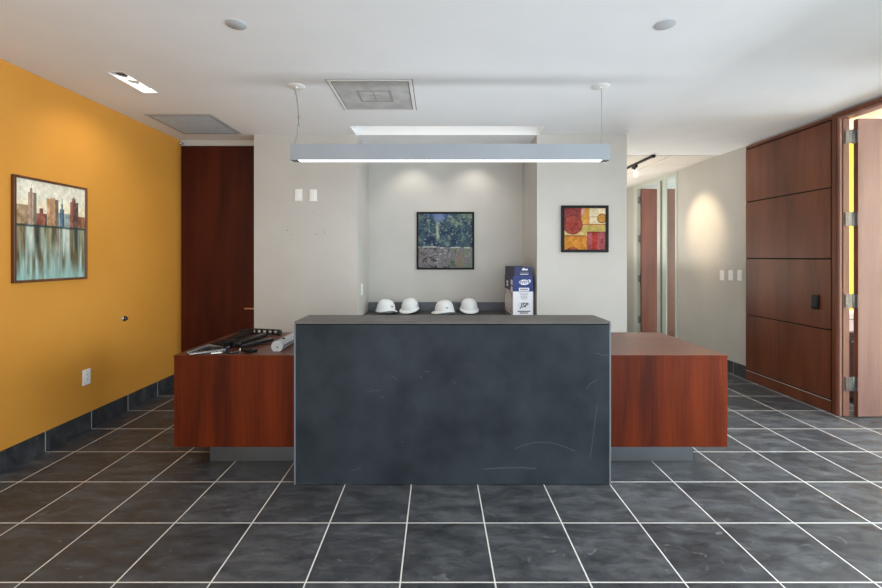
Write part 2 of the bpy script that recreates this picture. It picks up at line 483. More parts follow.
# ------------------------------------------------------------------ left full-height door
d = thing('door_1', 'dark mahogany full height door in the alcove beside the ochre wall', 'door', (-2.62, 5.25, 0), kind='structure')
obj('door_leaf', B((XL+.015, -2.06, 5.235, 5.28, .008, 2.94), bev=.002), M_door, d)
bm = bmesh.new()
tube(bm, [(-2.125, 5.235, .94), (-2.125, 5.18, .94)], .010)
box(bm, -2.355, -2.115, 5.172, 5.188, .93, .948, bev=.004)
h = obj('door_handle', bm, M_brass, d, smooth=True); h['label'] = 'pale brass lever handle'
bm = bmesh.new(); lathe(bm, [(0, 0), (.026, 0), (.026, .006), (.022, .008), (0, .008)], (-2.125, 5.235, .94), n=24, M=None)
bm.free()
obj('door_lock', B((-2.20, -2.16, 5.230, 5.236, .84, .852), bev=.001), M_slot, d)
# small sensor at the top corner
bm = bmesh.new()
lathe(bm, [(0, 0), (.018, 0), (.018, .018), (.012, .03), (0, .036)], (-3.17, 5.215, 2.965), 'X', 20)
lathe(bm, [(0, .036), (.012, .036), (.012, .055), (0, .058)], (-3.17, 5.215, 2.965), 'X', 16)
props(obj('wall_sensor', bm, M_chrome, None, smooth=True), 'tiny chrome fitting high on the ochre wall beside the dark door', 'wall fitting')

# chrome bumper and outlet on the ochre wall
t = thing('wall_bumper', 'small round chrome bumper on the ochre wall', 'door bumper', (XL, 4.294, .947))
bm = bmesh.new(); lathe(bm, [(0, 0), (.030, 0), (.030, .006), (.026, .012), (0, .012)], (XL, 4.294, .947), 'X', 28); obj('base', bm, M_chrome, t, smooth=True)
bm = bmesh.new(); lathe(bm, [(.019, .011), (.019, .026), (.014, .032), (0, .033)], (XL, 4.294, .947), 'X', 24); obj('pad', bm, M_blackmetal, t, smooth=True)

def plate(name, label, cat, loc, rz, w=.075, h=.125, kind='rocker', group=None):
    """wall plate in local space: face towards -Y"""
    t = thing(name, label, cat, loc, rz, group)
    bm = bmesh.new(); box(bm, -w/2, w/2, -.008, 0, -h/2, h/2, bev=.003); obj('cover_plate', bm, M_plastic, t, world=False)
    if kind == 'rocker':
        bm = bmesh.new(); box(bm, -.017, .017, -.014, -.007, -.034, .034, bev=.003); obj('rocker', bm, M_plastic, t, world=False)
    elif kind == 'outlet':
        for s in (-1, 1):
            bm = bmesh.new(); box(bm, -.017, .017, -.011, -.007, s*.021-.016, s*.021+.016, bev=.003)
            q = obj('socket', bm, M_plastic, t, world=False)
            bm = bmesh.new()
            for sx in (-.006, .006): box(bm, sx-.0015, sx+.0015, -.0117, -.0107, s*.021-.004, s*.021+.007)
            obj('slot', bm, M_slot, q, world=False)
    elif kind == 'keypad':
        bm = bmesh.new(); box(bm, -.02, .02, -.013, -.007, -.04, .04, bev=.002); obj('control_face', bm, M_plastic, t, world=False)
        bm = bmesh.new(); lathe(bm, [(0, 0), (.009, 0), (.009, .006), (0, .007)], (0, -.012, .018), 'Y', 16, M=Matrix.Scale(1, 4)); obj('knob', bm, M_slot, t, world=False, smooth=True)
    return t
plate('power_outlet', 'white wall outlet low on the ochre wall', 'outlet', (XL, 3.83, .486), PI/2, .085, .14, 'outlet')
s1 = plate('light_switch', 'white switch plate on left pier, nearer the dark door', 'switch', ((298.7-437)*5/424, 5.0, EYE+62*5/424), 0, .086, .14, 'rocker')
plate('thermostat', 'white control plate with dark button on left pier, beside the switch plate', 'control plate', ((313.3-437)*5/424, 5.0, EYE+61.7*5/424), 0, .086, .14, 'keypad')
dup(s1, (-.943, 5.30, EYE-32.5*5.3/424), PI/2, 'white switch plate inside the niche on its left side wall')
for (px, lab) in ((722.4, 'light switch farthest from the wood panels, first of the row of three'),
                  (731, 'middle light switch of the row of three on the greige wall'),
                  (740.2, 'light switch closest to the wood panels on the greige wall')):
    Y = 424*XR/(px-437)
    dup(s1, (XR, Y, 1.57-18.3*Y/424), -PI/2, lab, 'light switches beside the wood panels')
    bpy.context.view_layer.update()

# screw holes left in the pier
bm = bmesh.new()
for px, py, r in ((287.3, 230.3, .006), (291.5, 234, .004), (316, 234.5, .006), (324.6, 233, .005), (324.2, 230.5, .004), (313.2, 212.3, .004)):
    lathe(bm, [(0, 0), (r, 0), (r*.5, .001), (0, .001)], ((px-437)*5/424, 4.9995, EYE+(257-py)*5/424), 'Y', 10, M=None)
o = obj('screw_hole', bm, M_hole, bpy.data.objects['wall_pier_left'])

# ------------------------------------------------------------------ wood panelling on the right
PX = 3.965
t = thing('wood_wall_panelling', 'tall reddish brown wood panelling of four stacked panels beside the open door', 'wall panelling', (PX, 4.85, 0))
PY0, PY1 = 4.27, 5.45
obj('backing', B((PX+.012, XR, PY0-.02, PY1, .0, 2.985)), M_dark, t)
zs = [.13, .832, 1.551, 2.270, 2.945]
for i in range(4):
    obj('panel', B((PX, PX+.013, PY0, PY1-.005, zs[i]+.007, zs[i+1]-.007), bev=.0015), M_panel, t)
obj('plinth', B((PX, PX+.013, PY0-.005, PY1-.005, .004, .118), bev=.0015), M_panel, t)
obj('head_rail', B((PX, PX+.013, PY0-.02, PY1-.005, 2.955, 2.985), bev=.0015), M_panel, t)
for z in zs[1:]:
    obj('edge_clip', B((PX-.002, PX+.004, PY1-.012, PY1-.002, z-.009, z+.009)), M_trimpale, t)
obj('reveal_strip', B((PX+.001, PX+.006, PY0, PY1-.005, .119, .124)), M_trimpale, t)
# card reader
t = thing('card_reader', 'small black box fixed on the wood panelling', 'card reader', (PX, 4.43, 1.10))
obj('housing', B((PX-.028, PX, 4.395, 4.465, 1.025, 1.175), bev=.008), M_black, t, smooth=True)
obj('face', B((PX-.031, PX-.027, 4.404, 4.456, 1.06, 1.165), bev=.0015), M_slot, t)
bm = bmesh.new(); lathe(bm, [(0, 0), (.004, 0), (0, .002)], (PX-.031, 4.43, 1.043), 'X', 10); obj('indicator', bm, M_greyplastic, t)

# ------------------------------------------------------------------ right door frame + open leaf
t = thing('door_frame', 'reddish wood door frame around the open office door', 'door frame', (3.97, DY1, 0), kind='structure')
def jambs(n, m, x0, x1, far, near, z1):
    obj(n, B((x0, x1, far[0], far[1], 0, z1), bev=.002), m, t)
    obj(n, B((x0, x1, near[0], near[1], 0, z1), bev=.002), m, t)
# profile: outer casing, groove, inner stop
obj('casing', B((3.955, 4.0, 4.205, 4.248, 0, 2.99), bev=.003), M_panel, t)
obj('casing', B((3.955, 4.0, 3.19, 3.232, 0, 2.99), bev=.003), M_panel, t)
obj('head_casing', B((3.955, 4.0, 3.232, 4.205, 2.955, 2.99), bev=.003), M_panel, t)
obj('jamb', B((3.968, 3.992, 4.178, 4.206, 0, 2.956), bev=.002), M_jamb, t)
obj('jamb', B((4.012, 4.072, 4.186, 4.215, 0, 2.956), bev=.002), M_jamb, t)
obj('groove', B((3.99, 4.014, 4.196, 4.215, 0, 2.956)), M_dark, t)
obj('jamb', B((3.968, 4.072, 3.22, 3.25, 0, 2.956), bev=.002), M_jamb, t)
obj('head_jamb', B((3.968, 4.072, 3.25, 4.178, 2.93, 2.956), bev=.002), M_jamb, t)
d = thing('door_2', 'wood office door standing open at the right with steel hinges', 'door', (4.12, 4.17, 0), kind='structure')
obj('door_leaf', B((4.12, 5.06, 4.148, 4.193, .008, 2.925), bev=.002), M_leaf, d)
o = obj('door_edge', B((4.1185, 4.1205, 4.149, 4.192, .01, 2.92)), M_panel, d)
def hinge(x_p, y_c, x_j, z, parent, h=.135):
    bm = bmesh.new()
    lathe(bm, [(0, -h/2-.006), (.006, -h/2-.004), (.009, -h/2), (.009, h/2), (.006, h/2+.004), (0, h/2+.006)], (x_p, y_c, z), 'Z', 14)
    box(bm, x_j, x_p, y_c-.002, y_c+.002, z-h/2, z+h/2)
    box(bm, x_p, x_p+.0225, y_c-.002, y_c+.002, z-h/2, z+h/2)
    box(bm, x_p+.0195, x_p+.0225, y_c-.022, y_c+.021, z-h/2, z+h/2)
    for dz in (-.045, 0, .045):
        lathe(bm, [(0, -.004), (.005, -.0035), (.005, 0), (0, 0)], (x_j+.018, y_c-.002, z+dz), 'Y', 10)
    return obj('hinge', bm, M_hinge, parent, smooth=True)
for z in (2.756, 1.944, 1.137, .321):
    hinge(4.096, 4.172, 4.02, z, d)
# dark cabinet and white box behind the hinge gap
t = thing('credenza', 'low dark wood cabinet in the office, glimpsed through the door gap', 'cabinet', (4.8, 4.75, 0))
obj('body', B((4.25, 5.4, 4.55, 4.98, .06, .735), bev=.002), M_darkwood, t)
obj('top', B((4.24, 5.41, 4.53, 4.99, .735, .762), bev=.003), M_darkwood, t)
obj('plinth', B((4.28, 5.37, 4.58, 4.96, 0, .06)), M_dark, t)
for a in (4.255, 4.64, 5.02):
    q = obj('door', B((a, a+.375, 4.532, 4.55, .07, .73), bev=.002), M_darkwood, t)
    obj('handle', B((a+.17, a+.2, 4.52, 4.533, .66, .672), bev=.002), M_steel, q)
t = thing('storage_box', 'white storage box with lid on the dark office cabinet', 'box', (4.6, 4.75, .762))
obj('body', B((4.38, 4.85, 4.6, 4.92, .762, .89), bev=.003), M_plastic, t)
obj('lid', B((4.37, 4.86, 4.59, 4.93, .90, .955), bev=.004), M_plastic, t)
obj('seam', B((4.385, 4.845, 4.605, 4.915, .889, .901)), M_greyplastic, t)

# ------------------------------------------------------------------ corridor office: frame, sidelight, open door
t = thing('door_frame', 'pale metal door frame with mullion at the corridor office', 'door frame', (XR, 8, 0), kind='structure')
obj('jamb', B((3.985, 4.09, 8.46, 8.60, 0, CZ-.005), bev=.003), M_aluframe, t)
obj('jamb', B((3.985, 4.09, 7.055, 7.10, 0, CZ-.005), bev=.003), M_aluframe, t)
obj('mullion', B((3.985, 4.008, 7.58, 7.68, 0, 2.93), bev=.003), M_aluframe, t)
obj('mullion', B((3.985, 4.008, 7.38, 7.50, 0, 2.93), bev=.003), M_aluframe, t)
obj('groove', B((3.995, 4.004, 7.49, 7.59, 0, 2.93)), M_greyplastic, t)
obj('head', B((3.985, 4.09, 7.10, 8.46, 2.93, CZ-.005), bev=.003), M_aluframe, t)
w = thing('window_4', 'narrow glass sidelight beside the open corridor door', 'window', (4.03, 7.24, .1), kind='structure')
obj('pane', B((3.998, 4.003, 7.102, 7.378, .16, 2.92)), M_glass, w)
obj('sill', B((3.985, 4.09, 7.10, 7.38, 0, .16), bev=.003), M_aluframe, w)
d = thing('door_3', 'reddish wood door open in the corridor office doorway', 'door', (4.03, 8.38, 0), kind='structure')
obj('door_leaf', B((4.035, 5.0, 8.36, 8.405, .008, 2.915), bev=.002), M_leaf2, d)
for z in (2.70, 1.93, 1.14, .33):
    hinge(4.012, 8.415, 3.99, z, d)

# ------------------------------------------------------------------ reception desk
SX0, SX1, SY0, SY1 = -.985, 1.198, 2.92, 3.246
t = thing('reception_counter', 'tall dark slate reception counter in the middle of the room', 'reception counter', (.1, 3.08, 0))
obj('core', B((SX0+.014, SX1-.014, SY0+.03, SY1-.02, 0, 1.102)), M_slab, t)
obj('top_slab', B((SX0+.003, SX1-.003, SY0-.002, SY1, 1.108, 1.127), bev=.002), M_top, t)
obj('top_seam', B((SX0+.01, SX1-.01, SY0+.003, SY1-.01, 1.102, 1.108)), M_seam, t)
for x in (SX0, SX1-.011):
    obj('edge_trim', B((x, x+.011, SY0-.001, SY1-.005, .002, 1.107), bev=.001), M_edge, t)['label'] = 'bare metal edge trim'
# chalky scuffs on the face (marks with a shape of their own)
M_scuff = mat('chalk_scuff', lin(72, 78, 83), .8)
bm = B((SX0+.012, SX1-.012, SY0, SY0+.03, .004, 1.102), bev=.001)
def scuff(pts, w):
    P = [Vector(((px-437)*SY0/424, SY0-.0006, EYE+(257-py)*SY0/424)) for px, py in pts]
    for a, b in zip(P, P[1:]):
        d_ = (b-a).normalized(); n = Vector((-d_.z, 0, d_.x))*w/2
        bm.faces.new([bm.verts.new(q) for q in (a-n, b-n, b+n, a+n)]).material_index = 1
arc = [(515+i*6, 451-9*math.sin(PI*(i+1)/11)) for i in range(11)]
scuff(arc, .004)
scuff([(484, 469), (500, 468), (520, 467.5), (536, 468.5)], .007)
for a in ([(390, 375.5), (396, 378), (397, 380)], [(369, 388), (373, 389.5)], [(424, 371), (429, 372)], [(420, 376), (422, 379)], [(453, 381), (456, 384)],
          [(366, 392), (380, 390)], [(596, 353), (604, 355.5), (609, 354)], [(401, 441), (404, 442.5)], [(350, 471), (362, 468)], [(590, 460), (594, 430), (597, 405)],
          [(586, 390), (590, 384), (597, 380)], [(297, 484), (310, 483.5), (318, 484)], [(340, 484), (352, 484)], [(380, 398), (384, 396)]):
    scuff(a, .0032)
obj('front_panel', bm, [M_slab, M_scuff], t)

def wing(x0, x1, px0, px1, label):
    t = thing('desk_wing', label, 'desk', ((x0+x1)/2, 3.57, 0), group='cherry desk wings')
    obj('body', B((x0, x1, 3.10, 4.036, .181, .832), bev=.0015), M_cherry, t)
    obj('worktop', B((x0, x1, 3.098, 4.038, .833, .853), bev=.0015), [M_cherrytop], t)
    obj('front_lip', B((x0, x1, 3.0965, 3.0985, .833, .852)), M_cherry, t)
    obj('plinth', B((px0, px1, 3.263, 3.90, 0, .181), bev=.002), M_plinth, t)['label'] = 'recessed brushed steel plinth'
    return t
wing(-1.923, SX0-.002, -1.749, SX0-.002, 'cherry wood desk wing holding black metal parts, beside the slate counter')
wing(SX1+.002, 2.124, SX1+.002, 1.968, 'empty cherry wood desk wing beside the slate counter, towards the corridor')

# ------------------------------------------------------------------ things on the cluttered wing
WZ = .8535
# silver tube
t = thing('aluminium_tube', 'short silver profiled tube lying on the desk wing beside the slate counter', 'tube', (-1.215, 3.22, WZ))
R = .043
prof = []
for k in range(28):
    a = 2*PI*k/28+.1
    r = R
    c, s = math.cos(a), math.sin(a)
    u, v = r*c, r*s
    v = max(v, -.036)
    if 0.05 < a-.1 < .5: u -= .004
    prof.append((u, v+.036))
bm = bmesh.new(); prism(bm, prof, [(-1.215, 3.226, WZ), (-1.215, 3.80, WZ)]); obj('profile', bm, M_alu, t, smooth=True)
bm = bmesh.new(); prism(bm, [(p[0]*1.02, p[1]*1.01) for p in prof], [(-1.215, 3.218, WZ), (-1.215, 3.227, WZ)]); obj('end_cap', bm, M_trimpale, t)
bm = bmesh.new(); lathe(bm, [(0, -.003), (.006, -.002), (.006, 0), (0, 0)], (-1.213, 3.218, WZ+.032), 'Y', 12); obj('screw', bm, M_slot, t)
for y in (3.31, 3.60):
    obj('clip', B((-1.212, -1.190, y, y+.022, WZ+.074, WZ+.083), bev=.002), M_slot, t)
obj('groove', B((-1.1765, -1.170, 3.23, 3.80, WZ+.035, WZ+.041)), M_slot, t)

def onwing(px, py, z=0.0):
    """world point on the wing top (or z above it) under a photograph pixel"""
    zz = WZ+z
    Y = (EYE-zz)*424/(py-257)
    return Vector(((px-437)*Y/424, Y, zz))
# black articulated monitor arm lying on its side
t = thing('monitor_arm', 'black folded monitor arm lying on the cluttered desk wing', 'monitor arm', onwing(236, 345))
bm = bmesh.new()
bar(bm, onwing(217, 343.0, .022), onwing(231, 345.4, .022), .12, .012); bar(bm, onwing(219, 342.4, .035), onwing(228, 344, .035), .08, .018)
obj('mounting_plate', bm, M_black, t)
bm = bmesh.new()
c = onwing(234, 345.4); lathe(bm, [(0, 0), (.06, 0), (.06, .05), (.052, .058), (0, .058)], c, 'Z', 24)
c = onwing(241, 345); lathe(bm, [(0, 0), (.04, 0), (.04, .052), (.034, .058), (0, .058)], c, 'Z', 24)
obj('joint', bm, M_black, t, smooth=True)
bm = bmesh.new(); bar(bm, onwing(237, 346, .03), onwing(264, 337.0, .012), .06, .034, bev=.008); obj('lower_arm', bm, M_black, t, smooth=True)
bm = bmesh.new(); bar(bm, onwing(240, 347.5, .014), onwing(272, 341.0, .006), .045, .024, bev=.006); obj('upper_arm', bm, M_blackmetal, t, smooth=True)
# upright perforated rail: two chords and five webs, light shows through
a, b = onwing(253, 336.3), onwing(279, 336.6)
a.y = 3.93; b.y = 3.90
a.x, b.x = (251-437)*3.93/424, (278.5-437)*3.90/424
bm = bmesh.new()
a.z += .003; b.z += .003; bar(bm, a, b, .03, .012); bar(bm, a+Vector((0, 0, .042)), b+Vector((0, 0, .036)), .03, .010)
for k in range(6):
    p = a.lerp(b, (k+.02)/5.05); box(bm, p.x-.009, p.x+.009, p.y-.014, p.y+.014, WZ+.006, WZ+.046, bev=.003)
bar(bm, a+Vector((-.10, -.02, .034)), a+Vector((.01, 0, .034)), .05, .010)
bar(bm, onwing(230, 341, .012), a+Vector((-.02, -.02, .010)), .07, .022)
obj('cable_guide', bm, M_black, t)
bm = bmesh.new(); lathe(bm, [(0, 0), (.022, 0), (.024, .02), (.018, .045), (0, .05)], b+Vector((.012, -.01, -.002)), 'Z', 16); obj('end_knob', bm, M_black, t, smooth=True)
# bracket
t = thing('clamp_bracket', 'black clamp bracket near the front edge of the cluttered desk wing', 'bracket', onwing(248, 350))
bm = bmesh.new(); bar(bm, onwing(244, 350.2), onwing(254, 352.6), .06, .020, bev=.004); obj('jaw', bm, M_black, t)
bm = bmesh.new(); bar(bm, onwing(244.5, 350.0, .020), onwing(250, 351.3, .020), .03, .014, bev=.003); obj('upright', bm, M_black, t)
bm = bmesh.new(); c = onwing(240.5, 350.6); lathe(bm, [(0, 0), (.012, 0), (.012, .012), (.006, .02), (0, .02)], c, 'Z', 14); obj('screw_knob', bm, M_chrome, t, smooth=True)
# flat steel plates
def platebar(name, label, p, q, w, h, m):
    t = thing(name, label, 'metal strip', (Vector(p)+Vector(q))/2)
    bm = bmesh.new(); bar(bm, p, q, w, h, bev=.001); obj('blade', bm, m, t)
    d_ = (Vector(q)-Vector(p)).normalized()
    for f in (.12, .5, .88):
        bm = bmesh.new(); c = Vector(p).lerp(Vector(q), f)+Vector((0, 0, h)); lathe(bm, [(0, .002), (.008, .0015), (.009, 0)], c, 'Z', 12)
        obj('rivet', bm, M_chrome, t)
    return t
# dark tray-like plate under the strips
t = thing('steel_plate', 'flat dark steel plate under the metal strips on the cluttered desk wing', 'metal plate', (-1.72, 3.24, WZ))
P = [onwing(186.5, 354.6), onwing(228, 354.0), onwing(229, 348.6), onwing(208, 346.8)]
bm = bmesh.new()
lo_ = [bm.verts.new(p) for p in P]; hi_ = [bm.verts.new(p+Vector((0, 0, .006))) for p in P]
bm.faces.new(lo_); bm.faces.new(hi_)
for i in range(4): bm.faces.new((lo_[i], lo_[(i+1) % 4], hi_[(i+1) % 4], hi_[i]))
obj('sheet', bm, M_blackmetal, t)
for a_, b_ in ((P[0], P[3]), (P[3], P[2])):
    bm = bmesh.new(); bar(bm, a_+Vector((.006, .004, .006)), b_+Vector((.006, -.006, .006)), .008, .014); obj('turned_edge', bm, M_alu, t)
UP = .0125
platebar('metal_strip', 'long flat silver strip on the dark plate, along the front edge of the desk wing', onwing(189, 354.3, UP*.6), onwing(225, 349.6, UP*.6), .045, .006, M_alu)
platebar('metal_strip', 'narrow dark strip lying behind the long silver strip on the plate', onwing(198, 351.4, UP*.6), onwing(226, 347.9, UP*.6), .03, .010, M_black)
platebar('metal_strip', 'short pale strip between the long silver strip and the clamp bracket', onwing(211, 353.6, UP*.6), onwing(222, 352.6, UP*.6), .04, .008, M_plastic)
platebar('metal_strip', 'short black strip at the front edge, closest to the clamp bracket', onwing(230, 353.9), onwing(239, 352.6), .03, .012, M_black)

# ------------------------------------------------------------------ niche counter
NZ = .833
t = thing('niche_counter', 'dark low counter inside the niche under the helmets', 'counter', (.12, 5.4, 0))
obj('countertop', B((-.94, 1.177, 5.0, 5.828, NZ-.04, NZ), bev=.003), M_nichetop, t)
struct('trim_niche', B((-.94, 1.177, 5.812, 5.829, NZ+.001, .951), bev=.002), M_splash, 'grey backsplash strip along the back wall of the niche', 'backsplash')
obj('cabinet_body', B((-.93, 1.167, 5.06, 5.80, .1, NZ-.04)), M_cherry, t)
obj('plinth', B((-.92, 1.157, 5.12, 5.79, 0, .1)), M_dark, t)
for k in range(4):
    x0 = -.925+k*.5225
    q = obj('door', B((x0+.004, x0+.5185, 5.04, 5.058, .12, NZ-.05), bev=.002), M_cherry, t)
    obj('handle', B((x0+.22, x0+.30, 5.02, 5.042, .70, .712), bev=.002), M_steel, q)

# ------------------------------------------------------------------ helmets
def make_helmet(label):
    """local: front (peak) towards -Y, rim at z=0"""
    t = thing('safety_helmet', label, 'helmet', group='white safety helmets in the niche')
    nu, nv = 56, 16
    ax, ay, h = .114, .128, .145
    def rim(u):
        c, s = math.cos(u), math.sin(u)     # u=0 -> -Y (front)
        return Vector((ax*s, -ay*c, 0.0))
    bm = bmesh.new()
    def pt(u, v, off=0.0):
        # v 0 at rim .. 1 crown, superelliptic dome, raised centre ridge
        a = v*PI/2
        r = math.cos(a)**.66; z = math.sin(a)**1.0
        p = rim(u)*r
        side = math.sin(u)*r
        ridge = .003*math.exp(-(side/.3)**2)*min(1, v*3)-.002*math.exp(-((abs(side)-.36)/.07)**2)*min(1, v*3)
        zz = h*z*(1+.0) + ridge
        # side of the shell lifts slightly over the ears, drops at nape
        zz += (1-v)**3*(.012*abs(math.sin(u))**2 - .018*max(0, -math.cos(u))**2)
        return Vector((p.x*(1+off), p.y*(1+off), zz))
    rings = [[bm.verts.new(pt(2*PI*i/nu, j/nv)) for i in range(nu)] for j in range(nv)]
    top = bm.verts.new(pt(0, 1.0))
    for a, b in zip(rings, rings[1:]):
        for i in range(nu):
            bm.faces.new((a[i], a[(i+1) % nu], b[(i+1) % nu], b[i]))
    for i in range(nu):
        bm.faces.new((rings[-1][i], rings[-1][(i+1) % nu], top))
    # inner skin so the shell has thickness
    inner = [[bm.verts.new(pt(2*PI*i/nu, j/nv)*.965+Vector((0, 0, .001))) for i in range(nu)] for j in range(0, nv, 3)]
    for a, b in zip(inner, inner[1:]):
        for i in range(nu):
            bm.faces.new((a[i], b[i], b[(i+1) % nu], a[(i+1) % nu]))
    bm.faces.new(inner[-1])
    for i in range(nu):
        bm.faces.new((rings[0][i], inner[0][i], inner[0][(i+1) % nu], rings[0][(i+1) % nu]))
    obj('shell', bm, M_hat, t, world=False, smooth=True)
    # brim with front peak
    bm = bmesh.new()
    prof = []
    for i in range(nu):
        u = 2*PI*i/nu
        p0 = pt(u, .03); fr = max(0, math.cos(u))
        w = .009 + .036*fr**1.3
        d = Vector((p0.x, p0.y, 0)).normalized()
        p1 = p0 + d*w*.6 + Vector((0, 0, -.004-.006*fr)); p2 = p0 + d*w + Vector((0, 0, -.008-.010*fr))
        prof.append([p0+Vector((0, 0, .006)), p1+Vector((0, 0, .004)), p2+Vector((0, 0, .003)), p2+Vector((0, 0, -.005)), p1+Vector((0, 0, -.004)), p0+Vector((0, 0, -.004))])
    vr = [[bm.verts.new(q) for q in pr] for pr in prof]
    for i in range(nu):
        a, b = vr[i], vr[(i+1) % nu]
        for k in range(6):
            bm.faces.new((a[k], b[k], b[(k+1) % 6], a[(k+1) % 6]))
    obj('brim', bm, M_hat, t, world=False, smooth=True)
    # head harness under the shell
    bm = bmesh.new()
    pts = [Vector((.088*math.sin(2*PI*i/32), -.108*math.cos(2*PI*i/32), -.026+.004*math.cos(2*PI*i/32))) for i in range(32)]
    vs = [[bm.verts.new(p+Vector((0, 0, dz))*1 + Vector((p.x, p.y, 0)).normalized()*o) for dz, o in ((0, 0), (.05, 0), (.05, .003), (0, .003))] for p in pts]
    for i in range(32):
        a, b = vs[i], vs[(i+1) % 32]
        for k in range(4): bm.faces.new((a[k], b[k], b[(k+1) % 4], a[(k+1) % 4]))
    hb = obj('harness', bm, M_greyplastic, t, world=False, smooth=True)
    bm = bmesh.new(); lathe(bm, [(0, 0), (.016, 0), (.016, .012), (0, .014)], (0, .112, -.006), 'Y', 16); obj('adjuster', bm, M_slot, hb, world=False, smooth=True)
    # accessory slots both sides
    for s in (-1, 1):
        bm = bmesh.new()
        p = pt(s*PI/2, .24)
        box(bm, p.x-.006, p.x+.003, p.y-.013, p.y+.013, p.z-.006, p.z+.006, bev=.002)
        obj('slot', bm, M_slot, t, world=False)
    return t
def place(o, px, py, Y, rz, rx=0, ry=0):
    o.location = ((px-437)*Y/424, Y, EYE+(257-py)*Y/424)
    o.rotation_euler = (rx, ry, rz)
hz = NZ+.0285
h1 = make_helmet('white helmet showing a dark slot, first from the switch plate inside the niche')
h1.location = ((385.7-437)*5.46/424, 5.46, hz); h1.rotation_euler = (0, 0, math.radians(140))
h2 = dup(h1, ((410.3-437)*5.62/424, 5.60, hz), math.radians(-22), 'white helmet tipped with its brim to the front, second from the niche switch plate')
h3 = dup(h1, ((444.5-437)*5.44/424, 5.44, hz), math.radians(-72), 'white helmet in profile, its peak towards the two other helmets, under the landscape picture')
h4 = dup(h1, ((468.8-437)*5.62/424, 5.60, hz), math.radians(4), 'white helmet facing forward, nearest to the blue and white carton')

for h_, tl, dz in ((h1, 7, .012), (h2, 7, .012), (h3, 2, .003), (h4, 8, .014)):
    h_.rotation_euler.x = math.radians(tl); h_.location.z += dz+.006

# ------------------------------------------------------------------ cartons
def text_bm(s, size, M, mi=0, extrude=.0004, shear=0.0):
    cu = bpy.data.curves.new('txt', 'FONT'); cu.body = s; cu.size = size; cu.align_x = 'CENTER'; cu.align_y = 'CENTER'; cu.extrude = extrude; cu.shear = shear
    cu.offset = size*.03
    to = bpy.data.objects.new('txt', cu); COL.objects.link(to)
    bpy.context.view_layer.update()
    me = bpy.data.meshes.new_from_object(to.evaluated_get(bpy.context.evaluated_depsgraph_get()))
    bpy.data.objects.remove(to); bpy.data.curves.remove(cu)
    t = bmesh.new(); t.from_mesh(me); bpy.data.meshes.remove(me)
    bm = bmesh.new(); merge(bm, t, M, mi)
    return bm
CX0, CX1, CY0, CY1, CTOP = .906, 1.146, 5.05, 5.66, 1.452
def fpt(px, py):   # front face of the carton
    return ((px-437)*CY0/424, EYE+(257-py)*CY0/424)
t = thing('helmet_carton', 'tall blue and white printed carton in the niche beside the helmets', 'carton', ((CX0+CX1)/2, (CY0+CY1)/2, NZ))
cx = (CX0+CX1)/2
zb = fpt(0, 291.5)[1]
zl = fpt(0, 276.3)[1]
bm = bmesh.new()
box(bm, CX0, CX1, CY0, CY1, NZ+.001, zb, mi=0)
box(bm, CX0, CX1, CY0, CY1, zb, zl, mi=1)
for f in bm.faces:
    c = f.calc_center_median()
    if c.x < CX0+1e-4: f.material_index = 2 if c.z > zb else 3
body = obj('body', bm, [M_cardwhite, M_blue, M_purple, M_beige], t)
bm = bmesh.new()
# upper sleeve, slightly narrower, leaning flaps
v0 = [(CX0+.016, CY0+.012), (CX1-.006, CY0+.012), (CX1-.006, CY1-.01), (CX0+.004, CY1-.01)]
v1 = [(CX0+.022, CY0+.016), (CX1-.016, CY0+.016), (CX1-.016, CY1-.01), (CX0+.004, CY1-.01)]
a = [bm.verts.new((x, y, zl)) for x, y in v0]; b = [bm.verts.new((x, y, CTOP)) for x, y in v1]
for i in range(4):
    f = bm.faces.new((a[i], a[(i+1) % 4], b[(i+1) % 4], b[i])); f.material_index = 1 if i == 3 else 0
bm.faces.new(b); bm.faces.new(a)
obj('lid', bm, [M_navy, M_purple], t)
FR = Matrix.Rotation(PI/2, 4, 'X')
def fm(x, z, y=CY0-.0012): return Matrix.Translation((x, y, z)) @ FR
def ell(rx, rz, x, z, y=CY0-.0006, n=36):
    bm = bmesh.new(); bm.faces.new([bm.verts.new((x+rx*math.cos(2*PI*i/n), y, z+rz*math.sin(2*PI*i/n))) for i in range(n)]); return bm
ox, oz = fpt(524.2, 282.3)
bm = ell(.062, .032, ox, oz)
bm2 = ell(.020, .020, ox+.058, oz+.014); me_ = bm2; merge(bm, me_)
q = obj('brand_oval', bm, M_cardwhite, t); q['label'] = 'white oval logo on the blue carton front'
obj('lettering', text_bm('EVO', .046, fm(ox-.014, oz), shear=.15), M_blue, q)
obj('lettering', text_bm('3', .040, fm(ox+.05, oz+.010)), M_blue, q)
x, z = fpt(524, 289.3)
q = obj('title_band', B((x-.060, x+.060, CY0-.0012, CY0, z-.020, z+.018)), M_cardwhite, t)
obj('print_line', B(*[(x-.045+i*.0155, x-.045+i*.0155+.011, CY0-.0018, CY0-.0011, z-.008, z+.007) for i in range(6)]), M_ink, q)
# grey illegible text lines
bm = bmesh.new()
for k, (py, w) in enumerate(((293.2, .055), (294.8, .044), (296.2, .040), (297.6, .042), (299, .034))):
    x, z = fpt(524, py); box(bm, x-w, x+w, CY0-.001, CY0, z-.0035, z+.0035)
obj('print_lines', bm, M_inkgrey, t)
x, z = fpt(524, 305.3)
bm = ell(.070, .034, x, z); q = obj('maker_oval', bm, M_inkgrey, t)
bm = ell(.067, .031, x, z, CY0-.0012); obj('oval_fill', bm, M_cardwhite, q)
obj('lettering', text_bm('JSP', .072, fm(x, z, CY0-.0018), shear=.2), M_ink, q)
bm = bmesh.new()
for py, w in ((311.3, .075), (313.0, .05)):
    x, z = fpt(524, py); box(bm, x-w, x+w, CY0-.001, CY0, z-.006, z+.006)
obj('print_bars', bm, M_ink, t)
